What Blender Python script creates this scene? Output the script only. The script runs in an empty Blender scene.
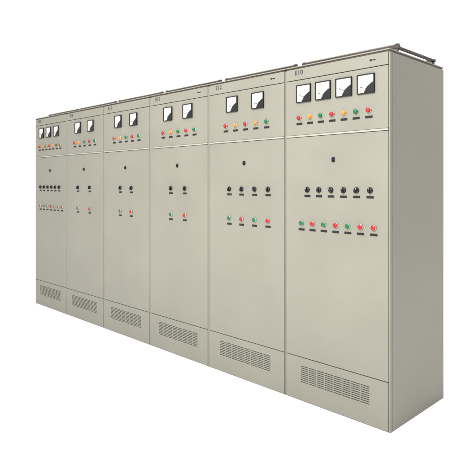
import bpy, bmesh, math
from mathutils import Vector
S = bpy.context.scene
C = S.collection
PI = math.pi
W, D = 0.8, 0.745
F = -D/2

# ---------------------------------------------------------------- materials
def mat(name, col, rough=0.5, metal=0.0, vary=0.0, bump=0.0, wave=0.0, coat=0.0, spec=0.5, dust_shade=False):
    m = bpy.data.materials.new(name); m.use_nodes = True
    nt = m.node_tree; N = nt.nodes; L = nt.links
    b = N['Principled BSDF']
    b.inputs['Base Color'].default_value = (*col, 1)
    b.inputs['Roughness'].default_value = rough
    b.inputs['Metallic'].default_value = metal
    b.inputs['Specular IOR Level'].default_value = spec
    if coat: b.inputs['Coat Weight'].default_value = coat
    tc = N.new('ShaderNodeTexCoord')
    n1 = N.new('ShaderNodeTexNoise'); n1.inputs['Scale'].default_value = 2.3
    n1.inputs['Detail'].default_value = 6
    oi = N.new('ShaderNodeObjectInfo')
    off = N.new('ShaderNodeVectorMath'); off.operation = 'ADD'     # every cabinet gets its own patch of noise
    L.new(tc.outputs['Object'], off.inputs[0]); L.new(oi.outputs['Location'], off.inputs[1])
    L.new(off.outputs['Vector'], n1.inputs['Vector'])
    if vary:
        r = N.new('ShaderNodeMapRange')
        r.inputs['From Min'].default_value = .3; r.inputs['From Max'].default_value = .7
        r.inputs['To Min'].default_value = 1 - vary; r.inputs['To Max'].default_value = 1 + vary
        L.new(n1.outputs['Fac'], r.inputs['Value'])
        fac = r.outputs['Result']
        if dust_shade:                                   # faint dust plus painted shade towards the foot, countering floor bounce
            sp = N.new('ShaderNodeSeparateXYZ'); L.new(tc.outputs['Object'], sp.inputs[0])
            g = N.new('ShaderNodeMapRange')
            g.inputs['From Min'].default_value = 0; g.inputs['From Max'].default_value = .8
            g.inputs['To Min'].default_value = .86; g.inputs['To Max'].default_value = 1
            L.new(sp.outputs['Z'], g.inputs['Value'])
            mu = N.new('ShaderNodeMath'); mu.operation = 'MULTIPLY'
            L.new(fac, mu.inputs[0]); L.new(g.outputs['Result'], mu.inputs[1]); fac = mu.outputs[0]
        v = N.new('ShaderNodeVectorMath'); v.operation = 'SCALE'
        v.inputs[0].default_value = col
        L.new(fac, v.inputs['Scale'])
        L.new(v.outputs['Vector'], b.inputs['Base Color'])
        r2 = N.new('ShaderNodeMapRange')
        r2.inputs['From Min'].default_value = .3; r2.inputs['From Max'].default_value = .7
        r2.inputs['To Min'].default_value = rough - .06; r2.inputs['To Max'].default_value = rough + .06
        L.new(n1.outputs['Fac'], r2.inputs['Value'])
        L.new(r2.outputs['Result'], b.inputs['Roughness'])
    if bump:
        n2 = N.new('ShaderNodeTexNoise'); n2.inputs['Scale'].default_value = 420
        L.new(tc.outputs['Object'], n2.inputs['Vector'])
        bp = N.new('ShaderNodeBump'); bp.inputs['Strength'].default_value = bump
        bp.inputs['Distance'].default_value = .0006
        L.new(n2.outputs['Fac'], bp.inputs['Height'])
        if wave:
            n3 = N.new('ShaderNodeTexNoise'); n3.inputs['Scale'].default_value = 1.6
            n3.inputs['Detail'].default_value = 1
            L.new(off.outputs['Vector'], n3.inputs['Vector'])
            bp2 = N.new('ShaderNodeBump'); bp2.inputs['Strength'].default_value = wave
            bp2.inputs['Distance'].default_value = .05
            L.new(n3.outputs['Fac'], bp2.inputs['Height'])
            L.new(bp2.outputs['Normal'], bp.inputs['Normal'])
        L.new(bp.outputs['Normal'], b.inputs['Normal'])
    return m

PAINT = mat('paint', (.182, .176, .143), .46, vary=.05, bump=.12, wave=.4, spec=.32, dust_shade=True)
ROOFM = mat('roof_paint', (.19, .18, .145), .4, vary=.03, bump=.1)
DARK = mat('dark_gap', (.05, .047, .04), .7, spec=.2)
SLOT = mat('dark_slot', (.090, .086, .072), .6, spec=.3)
BROWN = mat('dark_rail', (.042, .031, .024), .42, vary=.15, spec=.35)
BLACK = mat('black_plastic', (.010, .010, .011), .4, spec=.25)
PLATE = mat('black_plate', (.012, .012, .013), .5, spec=.2)
CHROME = mat('bright_trim', (.36, .35, .30), .32, metal=.4)
STEEL = mat('steel', (.40, .39, .36), .35, metal=.8)
WHITE = mat('dial_white', (.54, .54, .52), .4)
INK = mat('ink', (.03, .03, .03), .5)
LENS = {
 'red': mat('red_lens', (.30, .010, .008), .35, spec=.3),
 'green': mat('green_lens', (.005, .10, .034), .35, spec=.3),
 'yellow': mat('yellow_lens', (.46, .18, .012), .35, spec=.3),
}
FLOOR = mat('floor_white', (.94, .94, .94), .9, vary=.004, spec=.2)

# ---------------------------------------------------------------- mesh helpers
def bx(bm, x0, x1, y0, y1, z0, z1, mi=0, bev=0.0, seg=2):
    vs = [bm.verts.new((x, y, z)) for x in (x0, x1) for y in (y0, y1) for z in (z0, z1)]
    idx = [(0,1,3,2), (4,6,7,5), (0,4,5,1), (2,3,7,6), (0,2,6,4), (1,5,7,3)]
    fs = [bm.faces.new([vs[i] for i in f]) for f in idx]
    for f in fs: f.material_index = mi
    if bev:
        es = list({e for f in fs for e in f.edges})
        r = bmesh.ops.bevel(bm, geom=es, offset=bev, segments=seg, affect='EDGES', profile=.5)
        for f in r['faces']: f.material_index = mi
def lathe(bm, prof, mi=0, n=24, cx=0, cz=0):
    """profile of (radius, y) turned about the Y axis"""
    rings = []
    for r, y in prof:
        if r < 1e-6: rings.append([bm.verts.new((cx, y, cz))])
        else: rings.append([bm.verts.new((cx + r*math.cos(2*PI*k/n), y, cz + r*math.sin(2*PI*k/n))) for k in range(n)])
    for a, b in zip(rings, rings[1:]):
        for k in range(n):
            k2 = (k+1) % n
            if len(a) == 1 and len(b) == 1: continue
            if len(a) == 1: f = bm.faces.new((a[0], b[k2], b[k]))
            elif len(b) == 1: f = bm.faces.new((a[k], a[k2], b[0]))
            else: f = bm.faces.new((a[k], a[k2], b[k2], b[k]))
            f.material_index = mi; f.smooth = True
def mesh(name, bm, *mats):
    bmesh.ops.recalc_face_normals(bm, faces=bm.faces[:])
    me = bpy.data.meshes.new(name); bm.to_mesh(me); bm.free()
    for m in mats: me.materials.append(m)
    return me
def put(name, me, parent, loc=(0,0,0), label=None):
    o = bpy.data.objects.new(name, me); C.objects.link(o)
    o.parent = parent; o.location = loc
    if label: o['label'] = label
    return o

def holed_panel(bm, X0, X1, Z0, Z1, y0, y1, holes_x, holes_z):
    xs = sorted({X0, X1, *[v for h in holes_x for v in h]})
    zs = sorted({Z0, Z1, *[v for h in holes_z for v in h]})
    def hole(i, k):
        cx = (xs[i]+xs[i+1])/2; cz = (zs[k]+zs[k+1])/2
        return any(a < cx < b for a, b in holes_x) and any(a < cz < b for a, b in holes_z)
    V = {}
    def v(i, k, s):
        if (i, k, s) not in V: V[i, k, s] = bm.verts.new((xs[i], (y0, y1)[s], zs[k]))
        return V[i, k, s]
    nx, nz = len(xs)-1, len(zs)-1
    solid = lambda i, k: 0 <= i < nx and 0 <= k < nz and not hole(i, k)
    for i in range(nx):
        for k in range(nz):
            if not solid(i, k): continue
            for s in (0, 1):
                bm.faces.new([v(i,k,s), v(i+1,k,s), v(i+1,k+1,s), v(i,k+1,s)])
            if not solid(i-1, k): bm.faces.new([v(i,k,0), v(i,k+1,0), v(i,k+1,1), v(i,k,1)])
            if not solid(i+1, k): bm.faces.new([v(i+1,k,0), v(i+1,k+1,0), v(i+1,k+1,1), v(i+1,k,1)])
            if not solid(i, k-1): bm.faces.new([v(i,k,0), v(i+1,k,0), v(i+1,k,1), v(i,k,1)])
            if not solid(i, k+1): bm.faces.new([v(i,k+1,0), v(i+1,k+1,0), v(i+1,k+1,1), v(i,k+1,1)])

# ---------------------------------------------------------------- part meshes
h = W/2
ZP, ZD, ZS, ZT = .298, 1.805, 2.19, 2.268      # plinth top, door seam, strip, top
G = .012                                      # doors sit between the corner posts
# carcass with side panels and corner posts
bm = bmesh.new()
bx(bm, -h+.004, h-.004, F+.022, D/2-.002, .012, ZT-.004)
for s in (-1, 1):
    a, b = (h-.0095, h-.0008) if s > 0 else (-h+.0008, -h+.0095)
    bx(bm, a, b, F+.002, F+.032, .0, ZT-.001, 0, .002, 3)
    a, b = (h-.006, h-.0012) if s > 0 else (-h+.0012, -h+.006)
    bx(bm, a, b, F+.0345, D/2-.004, .0, ZT-.002, 0, .0015)
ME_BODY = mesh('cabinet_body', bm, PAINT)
bm = bmesh.new()
bx(bm, -h+.010, h-.010, F+.0135, F+.0205, .02, ZT-.006)  # dark slab behind the doors, standing in for shade in the seams
ME_SEAM = mesh('seam_shade', bm, DARK)
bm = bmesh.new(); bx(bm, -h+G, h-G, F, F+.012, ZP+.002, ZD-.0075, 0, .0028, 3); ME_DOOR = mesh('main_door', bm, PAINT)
bm = bmesh.new(); bx(bm, -h+G, h-G, F-.001, F+.012, ZD+.007, ZS-.002, 0, .0028, 3); ME_IDOOR = mesh('instrument_door', bm, PAINT)
bm = bmesh.new(); bx(bm, -h+G, h-G, F-.002, F+.012, ZS+.002, ZT, 0, .0025, 3); ME_STRIP = mesh('header_strip', bm, PAINT)
bm = bmesh.new(); bx(bm, -h+G, h-G, F-.005, F+.011, ZD-.005, ZD+.006, 0, .002); ME_TRIM = mesh('trim_strip', bm, CHROME)
bm = bmesh.new()
hx = [(-.265+.0665*i, -.265+.0665*i+.0605) for i in range(8)]
hz = [(.130+.0132*k, .130+.0132*k+.0055) for k in range(9)]
holed_panel(bm, -h+G, h-G, .006, ZP-.002, F, F+.010, hx, hz)
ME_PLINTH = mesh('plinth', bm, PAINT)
bm = bmesh.new()                               # slanted louvre blades behind the slots
for a, b in hx:
    for c, d in hz:
        vs = [bm.verts.new(p) for p in ((a-.002, F+.002, d), (b+.002, F+.002, d), (b+.002, F+.0098, c-.001), (a-.002, F+.0098, c-.001))]
        bm.faces.new(vs)
ME_LOUVRE = mesh('louvre', bm, SLOT)
# roof sheet, dark block painted as the shade under it, open lifting frame of dark rails on short posts
bm = bmesh.new()
bx(bm, -h+.003, h-.003, F-.003, D/2+.002, ZT+.011, ZT+.018, 0, .002)
ME_ROOF = mesh('roof', bm, ROOFM)
bm = bmesh.new(); bx(bm, -h+.008, h-.008, F+.004, D/2-.008, ZT-.005, ZT+.0115); ME_GAP = mesh('gap_shade', bm, BROWN)
bm = bmesh.new()
ra, rb, z0, z1 = F+.16, D/2-.06, 2.320, 2.343
bx(bm, -h+.02, h-.03, ra, ra+.024, z0, z1, 0, .002)
bx(bm, -h+.02, h-.03, rb-.024, rb, z0, z1-.008, 0, .002)
for x in (-h+.035, h-.045):
    bx(bm, x-.0115, x+.0115, ra+.023, rb-.023, z0+.0008, z1-.009, 0, .002)
    for y in (ra+.012, rb-.012):
        bx(bm, x-.008, x+.008, y-.008, y+.008, ZT+.0175, z0+.001)
        bx(bm, x-.020, x+.020, y-.016, y+.016, ZT+.0172, ZT+.024, 0, .001)   # foot bracket
    bx(bm, x-.012, x+.012, ra+.002, ra+.022, z1-.001, z1+.008, 0, .003)       # end lug
ME_RAIL = mesh('lifting_frame', bm, BROWN)
bm = bmesh.new()
bx(bm, -h+.053, h-.063, ra+.002, ra+.022, z1-.0005, z1+.0055, 0, .001)
ME_RAILTOP = mesh('frame_cap', bm, ROOFM)
bm = bmesh.new()
lathe(bm, [(0, -.012), (.007, -.012), (.009, -.010), (.009, 0)], 0, 16)
bx(bm, -.012, .012, -.004, 0, -.016, .016, 1, .002)
bx(bm, -.003, .003, -.017, -.010, -.011, .011, 0, .001)
ME_LOCK = mesh('door_lock', bm, BLACK, PLATE)

# meter
def meter_frame():
    bm = bmesh.new()
    r, t = .060, .0055
    bx(bm, -r, r, -.004, 0, -r, r, 0, .001)
    bx(bm, -r, r, -.014, -.0035, r-t, r, 0, .0015)
    bx(bm, -r, r, -.014, -.0035, -r, -r+t, 0, .0015)
    bx(bm, -r, -r+t, -.014, -.0035, -r+t-.001, r-t+.001, 0, .0015)
    bx(bm, r-t, r, -.014, -.0035, -r+t-.001, r-t+.001, 0, .0015)
    return mesh('panel_meter', bm, BLACK)
ME_METER = meter_frame()
PX, PZ = .036, -.036                            # pointer pivot at lower right
bm = bmesh.new()
bx(bm, -.054, .054, -.0062, -.0045, -.054, .054)
def strip(bm, p, q, w, y, mi):
    d = Vector((q[0]-p[0], q[1]-p[1])).normalized(); n = (-d.y*w/2, d.x*w/2)
    vs = [bm.verts.new((a[0]+s*n[0], y, a[1]+s*n[1])) for a, s in ((p,1),(q,1),(q,-1),(p,-1))]
    bm.faces.new(vs).material_index = mi
for k in range(13):
    a = math.radians(96 + 78*k/12)
    r0, r1 = .068, (.079 if k % 3 == 0 else .074)
    strip(bm, (PX+r0*math.cos(a), PZ+r0*math.sin(a)), (PX+r1*math.cos(a), PZ+r1*math.sin(a)), .002 if k % 3 == 0 else .0011, -.0066, 1)
    if k < 12:
        a2 = math.radians(96 + 78*(k+1)/12)
        strip(bm, (PX+r0*math.cos(a), PZ+r0*math.sin(a)), (PX+r0*math.cos(a2), PZ+r0*math.sin(a2)), .0016, -.0065, 1)
ME_DIAL = mesh('dial', bm, WHITE, INK)
bm = bmesh.new()
# moulded corner cover with a chamfered edge
pts = [(.0538, -.0538), (-.010, -.0538), (-.006, -.044), (.012, -.018), (.044, .004), (.0538, .008)]
lo = [bm.verts.new((x, -.0065, z)) for x, z in pts]; hi = [bm.verts.new((x, -.0125, z)) for x, z in pts]
bm.faces.new(lo); bm.faces.new(hi)
for i in range(len(pts)):
    j = (i+1) % len(pts); bm.faces.new((lo[i], lo[j], hi[j], hi[i]))
ME_CORNER = mesh('pivot_cover', bm, BLACK)
def pointer(deg):
    bm = bmesh.new(); a = math.radians(deg)
    strip(bm, (PX+.02*math.cos(a), PZ+.02*math.sin(a)), (PX+.076*math.cos(a), PZ+.076*math.sin(a)), .0032, -.0085, 0)
    return mesh('pointer', bm, INK)
POINTERS = [pointer(d) for d in (160, 164, 157, 166)]
# lamp / button / switch
bm = bmesh.new(); lathe(bm, [(.0, 0), (.0185, 0), (.0185, -.004), (.0172, -.007), (.0155, -.007), (.0155, 0)]); ME_BEZEL = mesh('indicator_lamp', bm, STEEL)
bm = bmesh.new(); lathe(bm, [(.0153, -.001), (.0153, -.011), (.014, -.016), (.009, -.0195), (0, -.021)])
LM = {}
base_lens = mesh('lens', bm, LENS['red'])
for c in LENS:
    m_ = base_lens.copy(); m_.materials.clear(); m_.materials.append(LENS[c]); LM[c] = m_
bm = bmesh.new(); lathe(bm, [(0, 0), (.019, 0), (.019, -.005), (.0178, -.009), (.0155, -.009), (.0155, 0)]); ME_BBASE = mesh('push_button', bm, STEEL)
bm = bmesh.new(); lathe(bm, [(.0152, -.001), (.0152, -.013), (.0140, -.0145), (0, -.014)])
bcap = mesh('button_cap', bm, LENS['red']); BM_ = {}
for c in LENS:
    m_ = bcap.copy(); m_.materials.clear(); m_.materials.append(LENS[c]); BM_[c] = m_
bm = bmesh.new(); lathe(bm, [(0, 0), (.019, 0), (.019, -.005), (.017, -.009), (0, -.009)]); ME_SW = mesh('rotary_switch', bm, BLACK)
bm = bmesh.new(); bx(bm, -.006, .006, -.022, -.008, -.017, .017, 0, .003)
bx(bm, -.001, .001, -.0224, -.0218, .006, .015, 1); ME_KNOB = mesh('switch_knob', bm, BLACK, WHITE)
bm = bmesh.new(); bx(bm, -.025, .025, -.002, 0, -.0075, .0075, 0, .0006); ME_NP = mesh('nameplate', bm, PLATE)
bm = bmesh.new()                               # small dark mark at the right end of the header
bx(bm, -.020, -.004, -.0012, 0, -.006, .006, 0, .0004); bx(bm, .000, .020, -.0012, 0, -.004, .003, 0, .0004)
ME_MARK = mesh('header_mark', bm, PLATE)

def text_mesh(s, size):
    cu = bpy.data.curves.new('cabinet_number', 'FONT'); cu.body = s; cu.size = size; cu.extrude = .0004
    cu.offset = .0009; cu.space_character = 1.1
    cu.align_x = 'LEFT'; cu.align_y = 'CENTER'
    o = bpy.data.objects.new('t', cu); C.objects.link(o)
    dg = bpy.context.evaluated_depsgraph_get()
    me = bpy.data.meshes.new_from_object(o.evaluated_get(dg))
    bpy.data.objects.remove(o); bpy.data.curves.remove(cu)
    me.materials.clear(); me.materials.append(INK); me.name = 'cabinet_number'
    return me

# ---------------------------------------------------------------- cabinets
def cabinet(xc, label, meters, lamps, switches, buttons, number, mark=False):
    r = bpy.data.objects.new('control_cabinet', None); C.objects.link(r)
    r.location = (xc, D/2, 0); r.empty_display_size = .1
    r['label'] = label; r['category'] = 'electrical cabinet'; r['group'] = 'control cabinets standing in one row'
    b = put('body', ME_BODY, r); put('seam_shade', ME_SEAM, b)
    d = put('main_door', ME_DOOR, r)
    put('door_lock', ME_LOCK, d, (.0, F, 1.636))
    i = put('instrument_door', ME_IDOOR, r)
    put('trim_strip', ME_TRIM, i)
    st = put('header_strip', ME_STRIP, r)
    if number:
        t = put('cabinet_number', text_mesh(number, .044), st, (-h+.085, F-.0028, (ZS+ZT)/2+.010)); t.rotation_euler = (PI/2, 0, 0)
    if mark: put('header_mark', ME_MARK, st, (.285, F-.002, (ZS+ZT)/2+.004))
    p = put('plinth', ME_PLINTH, r); put('louvre', ME_LOUVRE, p)
    ro = put('roof', ME_ROOF, r); put('gap_shade', ME_GAP, ro)
    lf = put('lifting_frame', ME_RAIL, r); put('frame_cap', ME_RAILTOP, lf)
    for k, x in enumerate(meters):
        m = put('panel_meter', ME_METER, r, (x, F-.001, 2.093))
        put('dial', ME_DIAL, m); put('pivot_cover', ME_CORNER, m); put('pointer', POINTERS[k % 4], m)
    for x, c in lamps:
        l = put('indicator_lamp', ME_BEZEL, r, (x, F-.001, 1.930), c + ' indicator lamp')
        put('lens', LM[c], l)
        put('nameplate', ME_NP, r, (x, F-.001, 1.889))
    for k, x in enumerate(switches):
        s = put('rotary_switch', ME_SW, r, (x, F, 1.440)); kn = put('switch_knob', ME_KNOB, s)
        kn.rotation_euler = (0, math.radians((0, 0, -35, 0, 35, 0)[k % 6]), 0)
        put('nameplate', ME_NP, r, (x, F, 1.398))
    for x, c in buttons:
        s = put('push_button', ME_BBASE, r, (x, F, 1.212), c + ' push button'); put('button_cap', BM_[c], s)
        put('nameplate', ME_NP, r, (x, F, 1.170))
    return r
def row(x0, step, cols): return [(x0 + step*i, c) for i, c in enumerate(cols)]
R, Gn, Y = 'red', 'green', 'yellow'
two = [-.127, .142]
five = lambda cols: row(-.197, .106, cols)
cabinet(-.4, 'right-end beige control cabinet with four meters and its side panel exposed',
        [-.236, -.077, .082, .241], row(-.275, .089, [R, Y, Gn, R, Y, Gn, R]), [-.208+.095*i for i in range(6)],
        row(-.257, .0915, [Gn, R, Gn, R, Gn, R, R]), 'E10', True)
cabinet(-1.2, 'beige control cabinet second from the right, two meters and four switches',
        two, five([R, Y, R, Y, Gn]), [-.16+.133*i for i in range(4)], row(-.16, .133, [Gn, R, Gn, R]), 'E12', True)
cabinet(-2.0, 'beige control cabinet third from the right, with two meters and two switches',
        two, five([R, Y, Gn, R, Gn]), [-.09, .1], row(-.09, .19, [Gn, R]), 'E12', True)
cabinet(-2.8, 'beige control cabinet third from the left, with two meters and two switches',
        two, five([R, Y, Gn, R, Gn]), [-.09, .1], row(-.09, .19, [Gn, R]), 'E12')
cabinet(-3.6, 'beige control cabinet second from the left, beside the three-meter cabinet',
        two, five([R, Y, Gn, R, Gn]), [-.13, .12], row(-.13, .25, [Gn, R]), 'E12')
cabinet(-4.4, 'left-end beige control cabinet with three meters and a full row of switches',
        [-.22, -.03, .16], row(-.275, .089, [R, Y, Gn, R, Y, Gn, R]), [-.25+.096*i for i in range(6)],
        row(-.255, .0925, [Gn, R, Gn, R, Gn, R, R]), 'E12')

# ---------------------------------------------------------------- floor
bm = bmesh.new()
n = 64; c0 = bm.verts.new((-2.4, 0, 0)); ring = [bm.verts.new((-2.4+90*math.cos(2*PI*k/n), 90*math.sin(2*PI*k/n), 0)) for k in range(n)]
for k in range(n): bm.faces.new((c0, ring[k], ring[(k+1) % n]))
fl = bpy.data.objects.new('floor', mesh('floor', bm, FLOOR)); C.objects.link(fl)
fl['kind'] = 'structure'; fl['label'] = 'plain white studio floor under the cabinets'

# ---------------------------------------------------------------- light
w = bpy.data.worlds.new('World'); S.world = w; w.use_nodes = True
bg = w.node_tree.nodes['Background']; bg.inputs[0].default_value = (1, 1, 1, 1); bg.inputs[1].default_value = 1.1
def area(name, loc, target, size, power, col=(1,1,1)):
    l = bpy.data.lights.new(name, 'AREA'); l.shape = 'DISK'; l.size = size; l.energy = power; l.color = col
    o = bpy.data.objects.new(name, l); C.objects.link(o); o.location = loc
    o.rotation_euler = (Vector(target) - Vector(loc)).to_track_quat('-Z', 'Y').to_euler()
    return o
area('key_light', (-.2, -5.0, 4.4), (-.6, 0, 1.0), 2.5, 570, (1, .995, .98))
area('overhead_fill', (-1.8, -1.0, 9), (-1.8, -1.0, 0), 7.0, 520)  # added fill that lifts the floor to white
area('side_fill', (3.2, 2.6, 4.6), (.7, .6, 0), 2.0, 28, (1, .86, .58))  # added warm fill, evens the side panel and clears shade at its foot

# ---------------------------------------------------------------- camera
cam = bpy.data.cameras.new('camera'); co = bpy.data.objects.new('camera', cam); C.objects.link(co)
cam.sensor_fit = 'HORIZONTAL'; cam.sensor_width = 36; cam.lens = 36*526/465
cam.shift_y = -(234-183.5)/465
cam.clip_end = 300
co.location = (1.5205+.05*.7106, -2.819-.05*.7036, 1.482); co.rotation_euler = (PI/2, 0, math.radians(45.28))
S.camera = co
S.view_settings.view_transform = 'Standard'; S.view_settings.look = 'None'; S.view_settings.exposure = 0
